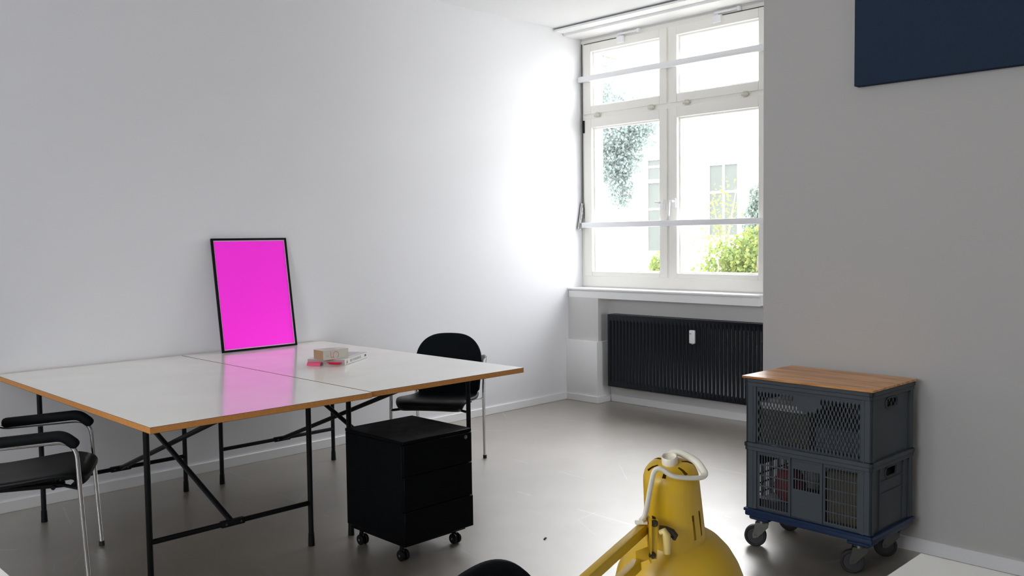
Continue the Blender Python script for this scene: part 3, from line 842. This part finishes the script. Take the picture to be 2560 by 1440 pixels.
# ------------------------------------------------------------------ picture
t = thing('framed_picture', 'plain hot pink poster in a thin black frame leaning on the wall', 'picture', (2.8355*0.9965, 5.1478*0.9965, 0.7500), R(0.944))
lean = R(8.5)
pm = Matrix.Rotation(-lean, 4, 'X')
def pbox(bm, lo, hi, bev=0):
    bm2 = new(); box(bm2, lo, hi, bev, 1); bm2.transform(pm)
    me = bpy.data.meshes.new('tmp'); bm2.to_mesh(me); bm2.free(); bm.from_mesh(me); bpy.data.meshes.remove(me)
w, h, fwid, dep = 0.264, 0.7135, 0.013, 0.016
bm = new()
for lo, hi in (((-w, 0, 0), (-w+fwid, dep, h)), ((w-fwid, 0, 0), (w, dep, h)), ((-w+fwid, 0, 0), (w-fwid, dep, fwid)), ((-w+fwid, 0, h-fwid), (w-fwid, dep, h))):
    pbox(bm, lo, hi, 0.0012)
obj('frame', bm, M['black_wood'], t)
bm = new(); pbox(bm, (-w+fwid, 0.0065, fwid), (w-fwid, 0.013, h-fwid)); p = obj('backing', bm, M['pink_margin'], t)
mg = fwid+0.0055
bm = new(); pbox(bm, (-w+mg, 0.0060, mg), (w-mg, 0.0066, h-mg)); obj('poster', bm, M['pink'], t)

# ------------------------------------------------------------------ books
ba = R(33.4)
t = thing('book', 'large white flat book with a lettered spine lying on the right table', 'book', (2.752, 4.090, 0.7475), ba)
# local x along spine, local y across the cover; height 0.034
L_, Wd, Hh = 0.330, 0.224, 0.034
def book(t, L_, Wd, Hh, cover, pages, cv=0.002):
    bm = new(); box(bm, (0.004, 0.004, cv), (L_-0.004, Wd-0.003, Hh-cv), 0.0005, 1); obj('pages', bm, pages, t)
    bm = new(); box(bm, (0, 0, 0), (L_, Wd, cv), 0.0006, 1); box(bm, (0, 0, Hh-cv), (L_, Wd, Hh), 0.0006, 1); box(bm, (0, 0, 0), (L_, cv, Hh), 0.0006, 1)
    return obj('cover', bm, cover, t)
c = book(t, L_, Wd, Hh, M['paper'], M['pages_pink'])
text('BEST WORKSPACES', 0.0185, 'spine_title', M['ink_grey'], c, basis((0.075, -0.0002, 0.0115), (1, 0, 0), (0, 0, 1)))
bm = new()
fn = lambda u, v, d: Vector((u, -0.0004-d, v))
prism(bm, [(0.020, 0.008), (0.026, 0.008), (0.0285, 0.012), (0.0335, 0.012), (0.036, 0.008), (0.042, 0.008), (0.034, 0.026), (0.028, 0.026)], fn, 0, 0.0003)
obj('spine_mark', bm, M['ink_red'], c, 0)
bm = new(); prism(bm, [(0.287, 0.012), (0.316, 0.012), (0.316, 0.024), (0.287, 0.024)], fn, 0, 0.0003); obj('publisher_block', bm, M['ink_grey'], c, 0)
bm = new(); prism(bm, [(0.300, 0.0125), (0.3155, 0.0125), (0.3155, 0.0235), (0.300, 0.0235)], fn, 0.0003, 0.0006); obj('publisher_block', bm, M['ink_black'], c, 0)
bm = new(); box(bm, (0.06, 0.03, Hh), (0.315, 0.20, Hh+0.0003)); obj('cover_image', bm, M['cover_grey'], c, 0)

t = thing('book', 'thick ivory paperback with a red numeral 5, lying on the big book', 'book', (2.648, 4.141, 0.7820), R(-2.5))
c = book(t, 0.158, 0.112, 0.052, M['paper_warm'], M['pages_tan'], 0.0012)
st = [(0.035, 0.049), (0.006, 0.049), (0.004, 0.030)]
arc = [(0.0175+0.0175*math.cos(a), 0.0175+0.0175*math.sin(a)) for a in [R(138-i*(290/22)) for i in range(23)]]
bm = new()
def stroke(pl, hw):
    for k in range(len(pl)-1):
        a, b = Vector(pl[k]), Vector(pl[k+1]); d = (b-a).normalized()*hw*0.6; n_ = Vector((-d.y, d.x)).normalized()*hw
        q = [a-d+n_, b+d+n_, b+d-n_, a-d-n_]
        bm.faces.new([bm.verts.new((0.096-p_.y, -0.0003-0.00001*k, 0.007+p_.x)) for p_ in q])
stroke(st, 0.0014); stroke([st[-1], arc[0]], 0.0014); stroke(arc, 0.0014)
obj('spine_numeral', bm, M['ink_red'], c, 0)
bm = new()
for i in range(5): box(bm, (0.016+0.004*i, -0.0004, 0.016), (0.0175+0.004*i, 0.0, 0.022+0.004*((i*7) % 3)))
obj('spine_text', bm, M['ink_pale'], c, 0)
bm = new()
for i in range(5): box(bm, (0.145, -0.0004, 0.012+i*0.005), (0.1465, 0.0, 0.0155+i*0.005))
obj('spine_text', bm, M['ink_pale'], c, 0)
bm = new()
for i in range(3):
    box(bm, (0.040, 0.030+0.022*i, 0.052), (0.085+0.012*((i*5) % 3), 0.040+0.022*i, 0.0523))
obj('cover_text', bm, M['ink_pale'], c, 0)
def bookpt(x, y, z): return (2.752+math.cos(ba)*x-math.sin(ba)*y, 4.090+math.sin(ba)*x+math.cos(ba)*y, 0.7475+z)
# sticky notes sticking out of the short page edge (local x < 0)
t = thing('sticky_note', 'folded light pink sticky note at the left corner of the big book', 'sticky note', bookpt(-0.001, 0.165, 0.001), ba)
bm = new()
pts = [(0.0, 0.017), (-0.010, 0.0185), (-0.020, 0.014), (-0.027, 0.004), (-0.028, 0.0)]
prism(bm, pts+[(x+0.0012, z-0.0006) for x, z in reversed(pts[:-1])]+[], lambda u, v, d: Vector((u, d, max(v, 0))), -0.032, 0.048)
obj('paper', bm, M['note_pink'], t)
for dx, dz, y0_, y1_, lab in ((0, 0.0155, 0.018, 0.096, 'upper neon red sticky note poking out of the big book beneath the paperback'), (0.0, 0.0095, 0.026, 0.088, 'lower neon red sticky note, under another, poking out of the big book')):
    t = thing('sticky_note', lab, 'sticky note', bookpt(-0.0005, 0, dz), ba, 'neon red sticky notes in the big book')
    bm = new()
    ed = [(0.0, 0.0022), (-0.010, 0.0030), (-0.022, 0.0008), (-0.022, 0.0), (-0.010, -0.0004), (0.0, -0.0012)]
    prism(bm, ed, lambda u, v, d: Vector((u, d, v)), y0_, y1_)
    obj('paper', bm, M['note_red'], t)

# ------------------------------------------------------------------ acoustic panel on the right wall
bm = new(); box(bm, (4.008, 0.55, 2.104), (XR-0.0005, 1.812, 3.02), 0.003, 2)
o = obj('acoustic_panel', bm, M['navy_felt']); tag(o, 'dark navy felt panel hung high on the right wall', 'panel')

# ------------------------------------------------------------------ foreground desks (only their corners show)
def desk(name_label, x0, x1, y0, y1):
    cx, cy = (x0+x1)/2, (y0+y1)/2
    t = thing('desk', name_label, 'desk', (cx, cy, 0), 0, 'foreground desks cut off by the frame')
    hx, hy = (x1-x0)/2, (y1-y0)/2
    bm = new(); top_slab(bm, -hx, -hy, hx, hy)
    obj('tabletop', bm, [M['laminate'], M['mdf'], M['laminate_edge']], t, 0)
    for x in (-hx+0.12, hx-0.12):
        for y in (-hy+0.12, hy-0.12):
            bm = new(); cyl(bm, (x, y, 0), (x, y, 0.7215), 0.0125, 14); obj('leg', bm, M['black_steel'], t)
desk('white desk corner at the lower right edge, in front of the crates', 0.42, 1.930, -0.45, 0.717)
desk('pale desk corner just visible at the lower left edge', -0.95, 0.525, 1.55, 3.20)

# ------------------------------------------------------------------ yellow task lamp
CAMP = Vector((0, 0, CAM_H))
def P(u, v, z):      # place on the camera ray through a photo point, at depth z metres
    return CAMP + fw*z + cr*((u-1280)/F_PX*z) - cu*((v-720)/F_PX*z)
lamp = thing('desk_lamp', 'yellow enamel task lamp with a white cord, in the foreground', 'lamp', (0.62, 0.655, 0.7475))
LO = Vector(lamp.location)
ZL = 1.15
axis_img = (cu*1.0 - cr*0.075).normalized()
tilt = R(17)
view = (P(1680, 1260, 1)-CAMP).normalized()
axis_img = (axis_img - view*axis_img.dot(view)).normalized()
ax = (axis_img*math.cos(R(33)) - view*math.sin(R(33))).normalized()     # up along the neck
J = P(1688, 1338, ZL)                                                   # centre of the neck / dome joint
sx_ = cr - ax*cr.dot(ax); sx_.normalize(); sy_ = ax.cross(sx_)
LM = Matrix.Translation(-LO) @ Matrix(((sx_.x, sy_.x, ax.x, J.x), (sx_.y, sy_.y, ax.y, J.y), (sx_.z, sy_.z, ax.z, J.z), (0, 0, 0, 1)))
# neck: slotted tube with a rounded shoulder
RN, HN = 0.0385, 0.083
bm = new()
def neck(u, v, d):
    k = (RN-0.0035*v/HN) - d
    return LM @ Vector((k*math.cos(u), k*math.sin(u), v))
NS = 72
rows = 14
slots = set()
def in_slot(j, i):
    a = (j+0.5)/NS*360
    return 2 <= i <= 7 and any(abs(((a-c+180) % 360)-180) < 3.0 for c in (-59, -37, 18, 40, 121, 143, 198, 220))
for d in (0.0, 0.0012):
    V = [[bm.verts.new(neck(2*PI*j/NS, HN*i/rows, d)) for j in range(NS)] for i in range(rows+1)]
    for i in range(rows):
        for j in range(NS):
            if in_slot(j, i): continue
            bm.faces.new((V[i][j], V[i][(j+1) % NS], V[i+1][(j+1) % NS], V[i+1][j]))
sh = [(RN-0.0035, HN), (0.0345, HN+0.006), (0.0325, HN+0.0125), (0.0285, HN+0.018), (0.0225, HN+0.0215), (0.015, HN+0.023), (0.0085, HN+0.0235)]
NS2 = 72
V = [[bm.verts.new(LM @ Vector((r_*math.cos(2*PI*j/NS2), r_*math.sin(2*PI*j/NS2), z))) for j in range(NS2)] for r_, z in sh]
for i in range(len(sh)-1):
    for j in range(NS2):
        if i in (3, 4) and (j % 12) in (0, 1): continue
        bm.faces.new((V[i][j], V[i][(j+1) % NS2], V[i+1][(j+1) % NS2], V[i+1][j]))
sd = obj('shade_neck', bm, M['yellow'], lamp)
bm = new()
dome = [(RN-0.001, 0.002), (RN+0.0015, -0.002), (0.050, -0.010), (0.062, -0.0215), (0.072, -0.036), (0.080, -0.054), (0.0855, -0.074), (0.0875, -0.092), (0.0885, -0.094)]
lathe(bm, dome, 56, LM); lathe(bm, [(r_-0.0014, z-0.0004) for r_, z in dome], 56, LM)
obj('lamp_shade', bm, M['yellow'], lamp)
bm = new(); lathe(bm, [(0.0001, -0.074), (0.018, -0.070), (0.030, -0.052), (0.031, -0.036), (0.022, -0.012), (0.013, 0.006), (0.013, 0.02), (0.0001, 0.02)], 24, LM); obj('bulb', bm, M['lamp_white'], lamp)
bm = new(); lathe(bm, [(0.0095, HN+0.020), (0.0100, HN+0.0245), (0.0100, HN+0.032), (0.0090, HN+0.0335), (0.0090, HN+0.029), (0.0001, HN+0.029)], 24, LM); obj('socket_cap', bm, M['lamp_white'], lamp)
# flat cord: out of the cap, a loop round to the front, down to the arm and along it
cp = [(1671, 1168, 1.128), (1669, 1150, 1.128), (1674, 1138, 1.128), (1685, 1131.5, 1.128), (1702, 1133, 1.126), (1724, 1143, 1.122), (1744, 1157, 1.116), (1755, 1172, 1.110), (1761.5, 1184, 1.104),
      (1758, 1192, 1.098), (1745, 1195, 1.093), (1715, 1195, 1.086), (1685, 1191, 1.080), (1668, 1182, 1.078), (1656, 1174, 1.077), (1645, 1172, 1.077), (1636, 1178, 1.078), (1631, 1195, 1.080), (1625, 1225, 1.086), (1619, 1258, 1.092), (1612, 1290, 1.096), (1604, 1303, 1.094)]
cord_pts = [P(*q)-LO for q in cp]
def spline(pts, n=5):
    out = []
    for i in range(len(pts)-1):
        p0 = pts[max(i-1, 0)]; p1 = pts[i]; p2 = pts[i+1]; p3 = pts[min(i+2, len(pts)-1)]
        for k in range(n):
            s = k/n
            out.append(0.5*((2*p1)+(-p0+p2)*s+(2*p0-5*p1+4*p2-p3)*s*s+(-p0+3*p1-3*p2+p3)*s**3))
    out.append(pts[-1]); return out
# arms: two square tubes ending in a bracket beside the neck
def sq(bm, a, b, w, h, up):
    a, b = Vector(a), Vector(b); d = (b-a).normalized(); up = Vector(up); up = (up-d*up.dot(d)).normalized(); s = d.cross(up)
    obox(bm, (a+b)/2, d*((b-a).length/2), s*w/2, up*h/2, 0.0008)
A1 = P(1612, 1318, 1.105)-LO; A2 = P(1452, 1461, 0.985)-LO
dA = (A2-A1).normalized(); A2 = A1+dA*0.30
B1 = P(1594, 1410, 1.095)-LO; B2 = B1+dA*0.30
bm = new(); sq(bm, A1, A2, 0.0105, 0.0135, (0, 0, 1)); up_arm = obj('upper_arm', bm, M['yellow'], lamp)
bm = new(); sq(bm, B1, B2, 0.0105, 0.0135, (0, 0, 1)); obj('lower_arm', bm, M['yellow'], lamp)
cord_tail = [A1+dA*k+Vector((0, 0, 0.0085)) for k in (0.03, 0.30)]
bm = new(); cs = spline(cord_pts)
tube(bm, cs, 0.0030, 12, rz=0.0046, ref=(0, 0, 1)); obj('cord', bm, M['lamp_white'], lamp)
bm = new(); cl = P(1603, 1306, 1.098)-LO; obox(bm, cl, cr*0.0075, cu*0.002, fw*0.004, 0.0008); obox(bm, cl+cu*0.005+cr*0.002, (cr+cu)*0.0035, (cr-cu)*0.0016, fw*0.003, 0.0006); obj('cord_clip', bm, M['lamp_white'], lamp)
# end bracket
bm = new()
Q = lambda u, v, z: P(u, v, z)-LO
def plate(bm, quad, z, th):
    prism(bm, quad, lambda u, v, d: P(u, v, z+d)-LO, 0, th)
plate(bm, [(1624, 1297), (1645, 1299), (1642, 1398), (1620, 1398)], 1.084, 0.0015)
plate(bm, [(1588, 1322), (1622, 1303), (1620, 1318), (1590, 1350)], 1.098, 0.0015)
plate(bm, [(1589, 1378), (1620, 1366), (1620, 1400), (1590, 1410)], 1.096, 0.0015)
obox(bm, Q(1624, 1348, 1.092), cr*0.0008, cu*0.026, fw*0.012)
obj('arm_bracket', bm, M['yellow'], lamp)
for u, v in ((1636, 1308), (1631, 1388)):
    bm = new(); mt = Matrix.Translation(-LO) @ basis(P(u, v, 1.0835), cr, cu)
    lathe(bm, [(0.0045, 0.0), (0.0042, 0.002), (0.0030, 0.0036), (0.0001, 0.0042)], 16, mt); obj('screw', bm, M['dark_screw'], lamp)
bm = new(); tube(bm, [Q(1648, 1321, 1.086), Q(1664, 1323, 1.085), Q(1680, 1330, 1.085), Q(1687, 1338, 1.086), Q(1682, 1346, 1.087)], 0.0042, 10)
obj('hinge_arm', bm, M['dark_screw'], lamp)
bm = new(); tube(bm, [Q(1650, 1332, 1.082), Q(1660, 1328, 1.080), Q(1666, 1338, 1.078), Q(1668, 1360, 1.078), Q(1668, 1384, 1.079)], [0.0035, 0.0045, 0.0050, 0.0048, 0.0040], 10)
tube(bm, [Q(1670, 1340, 1.079), Q(1678, 1348, 1.079), Q(1675, 1358, 1.079), Q(1668, 1362, 1.079)], 0.0016, 8)
obj('wing_nut', bm, M['lamp_cream'], lamp)
# elbow, second arm and table clamp (below the frame)
EL = (A2+B2)/2
bm = new(); obox(bm, EL, dA*0.02, dA.cross(Vector((0, 0, 1))).normalized()*0.008, (0, 0, 0.032), 0.002); obj('elbow', bm, M['yellow'], lamp)
bm = new(); BT = Vector((0, 0, 0.05))
off = Vector((0.012, 0, 0))
sq(bm, EL+off, BT+off, 0.0105, 0.0135, (1, 0, 0)); sq(bm, EL-off, BT-off, 0.0105, 0.0135, (1, 0, 0)); obj('base_arm', bm, M['yellow'], lamp)
bm = new(); cyl(bm, (0, 0, 0.004), (0, 0, 0.055), 0.012, 16); box(bm, (-0.035, -0.03, 0.0), (0.035, 0.045, 0.006), 0.001, 1); obj('base', bm, M['yellow'], lamp)

# ------------------------------------------------------------------ small marks
bm = new(); obox(bm, (0, 0, 0.002), (0.012, 0.006, 0), (-0.002, 0.004, 0), (0, 0, 0.002), 0.0008)
o = obj('floor_scrap', bm, M['debris']); o.location = (3.03, 2.86, 0.0); tag(o, 'tiny dark scrap lying on the open concrete floor', 'scrap')

# ------------------------------------------------------------------ outside
bm = new(); box(bm, (6.4, -20, -0.5), (40, 40, -0.3)); o = struct('ground', bm, M['gravel'], 'pale ground outside the window')
t = thing('house', 'white house across the yard, seen through the window', 'house', (20, 14, -0.3))
bm = new(); box(bm, (0, -26, 0), (6, 26, 6.0)); obj('wall', bm, M['plaster'], t)
def hwin(ya, yb, za, zb):
    bm = new(); b = 0.05
    y0, y1, z0, z1 = ya-14, yb-14, za+.3, zb+.3
    box(bm, (-0.05, y0-b, z0-b), (0.02, y0, z1+b)); box(bm, (-0.05, y1, z0-b), (0.02, y1+b, z1+b)); box(bm, (-0.05, y0, z1), (0.02, y1, z1+b)); box(bm, (-0.05, y0, z0-b), (0.02, y1, z0))
    m_ = (y0+y1)/2; zm = z0+(z1-z0)*0.6; box(bm, (-0.03, m_-0.03, z0), (0.02, m_+0.03, z1)); box(bm, (-0.028, y0, zm), (0.02, m_-0.03, zm+0.06)); box(bm, (-0.028, m_+0.03, zm), (0.02, y1, zm+0.06))
    f = obj('window', bm, M['plaster'], t)
    bm = new(); box(bm, (-0.012, y0, z0), (0.01, y1, z1)); obj('pane', bm, M['pane_dark'], f)
hwin(12.02, 12.85, 1.45, 3.25); hwin(13.9, 14.82, 1.05, 2.90); hwin(13.9, 14.82, 3.0, 3.52)

random.seed(4)
def leaves(bm, centre, rad, n, size, rnd, droop=0.0):
    for _ in range(n):
        while True:
            p = Vector((rnd.uniform(-1, 1), rnd.uniform(-1, 1), rnd.uniform(-1, 1)))
            if p.length < 1: break
        c = Vector(centre)+Vector((p.x*rad[0], p.y*rad[1], p.z*rad[2]))
        d = Vector((rnd.gauss(0, 1), rnd.gauss(0, 1), rnd.gauss(-droop, 1))).normalized()
        s = d.cross(Vector((rnd.gauss(0, 1), rnd.gauss(0, 1), rnd.gauss(0, 1)))).normalized()
        L = size*rnd.uniform(0.7, 1.3); w = L*0.33
        nrm = d.cross(s)
        a, b_, c1, c2 = c-d*L/2, c+d*L/2, c+s*w+nrm*w*0.3, c-s*w+nrm*w*0.3
        v = [bm.verts.new(q) for q in (a, c1, b_, c2)]
        bm.faces.new((v[0], v[1], v[2])); bm.faces.new((v[0], v[2], v[3]))
def crown(blobs, size, m, parent, droop=0.0, seed=1):
    rnd = random.Random(seed); bm = new()
    for c, rad, n in blobs: leaves(bm, c, rad, n, size, rnd, droop)
    return obj('foliage', bm, m, parent, 0)
# overhanging tree, upper left
t = thing('tree', 'grey-green tree hanging into the left window panes outside', 'tree', (9.2, 9.3, -0.3))
def rel(x, y, z): return (x-9.2, y-9.3, z+0.3)
bm = new(); tube(bm, [(0, 0, 0), (0.1, -0.1, 2.2), (0.0, -0.4, 3.6), (-0.1, -1.0, 4.6)], [0.22, 0.17, 0.13, 0.08], 10)
for a, b in (((0, -0.4, 3.6), rel(9.0, 7.2, 3.05)), ((0.05, -0.3, 3.2), rel(9.0, 7.25, 2.3)), ((-0.05, -0.7, 4.2), rel(9.1, 6.9, 3.6))):
    tube(bm, [a, (Vector(a)+Vector(b))/2+Vector((0, 0, 0.15)), b], [0.05, 0.03, 0.012], 8)
obj('trunk', bm, M['bark'], t)
crown([(rel(9.0, 7.15, 2.72), (0.35, 0.42, 0.24), 2250), (rel(9.0, 6.80, 2.83), (0.3, 0.26, 0.13), 750), (rel(9.0, 6.72, 2.62), (0.2, 0.16, 0.12), 195), (rel(9.0, 7.25, 2.36), (0.3, 0.28, 0.28), 1800), (rel(9.0, 7.10, 2.04), (0.2, 0.15, 0.26), 780),
       (rel(9.0, 6.98, 2.40), (0.2, 0.20, 0.24), 630), (rel(9.0, 7.5, 3.5), (0.3, 0.25, 0.32), 750), (rel(9.0, 7.25, 3.22), (0.3, 0.25, 0.15), 390), (rel(9.0, 6.95, 3.12), (0.3, 0.35, 0.14), 495), (rel(9.0, 7.7, 3.0), (0.4, 0.4, 0.6), 1350), (rel(9.1, 8.6, 3.6), (0.8, 0.8, 1.0), 1800)], 0.048, M['leaf_blue'], t, 0.6, 3)
t = thing('shrub', 'bright yellow-green bush outside the lower right window pane', 'shrub', (9.4, 5.45, -0.3))
def rel2(x, y, z): return (x-9.4, y-5.45, z+0.3)
bm = new()
for k in range(7):
    a = k*0.9; tube(bm, [(0.1*math.cos(a), 0.1*math.sin(a), 0), (0.35*math.cos(a), 0.5*math.sin(a), 0.9), (0.4*math.cos(a), 0.6*math.sin(a), 1.5)], [0.03, 0.02, 0.008], 6)
obj('stem', bm, M['bark'], t)
crown([(rel2(9.4, 5.25, 1.15), (0.45, 0.55, 0.42), 3200), (rel2(9.4, 5.75, 1.0), (0.4, 0.35, 0.42), 1300), (rel2(9.4, 5.3, 0.6), (0.5, 0.9, 0.6), 2500), (rel2(9.4, 6.15, 0.9), (0.25, 0.14, 0.22), 110), (rel2(9.4, 5.95, 1.25), (0.2, 0.10, 0.25), 60)], 0.055, M['leaf_yellow'], t, 0.0, 5)
t = thing('shrub', 'small shrub outside, half hidden by the window mullion', 'shrub', (10.5, 7.45, -0.3))
bm = new(); tube(bm, [(0, 0, 0), (0.03, 0.02, 1.1)], [0.025, 0.01], 6); obj('stem', bm, M['bark'], t)
crown([((0, 0.05, 1.32), (0.2, 0.22, 0.22), 260), ((0, -0.05, 0.9), (0.3, 0.2, 0.5), 240)], 0.09, M['leaf_yellow'], t, 0.0, 8)
t = thing('tree', 'slim young tree with sparse leaves in front of the white house', 'tree', (13.0, 8.05, -0.3))
bm = new()
for a, b in (((0, 0, 0), (0.0, 0.0, 2.0)), ((0, 0, 1.3), (0, 0.25, 2.3)), ((0, 0, 1.5), (0, -0.2, 2.5)), ((0, 0, 1.1), (0, 0.5, 1.9))): tube(bm, [a, b], [0.022, 0.008], 6)
obj('trunk', bm, M['bark'], t)
crown([((0, 0.0, 2.2), (0.3, 0.30, 0.55), 170), ((0, 0.35, 1.7), (0.3, 0.35, 0.4), 70), ((0, -0.05, 1.5), (0.3, 0.4, 0.4), 100)], 0.06, M['leaf_yellow'], t, 0.0, 11)
t = thing('conifer', 'pale slender conifer outside at the right edge of the window', 'tree', (12.5, 7.2, -0.3))
bm = new(); tube(bm, [(0, 0, 0), (0, 0, 1.2)], [0.05, 0.03], 8); obj('trunk', bm, M['bark'], t)
crown([((0, 0, 2.25), (0.12, 0.13, 0.30), 400), ((0, 0, 1.9), (0.22, 0.22, 0.35), 800), ((0, 0, 1.5), (0.27, 0.27, 0.4), 1000), ((0, 0, 1.0), (0.3, 0.3, 0.4), 420)], 0.06, M['leaf_conifer'], t, -1.5, 13)
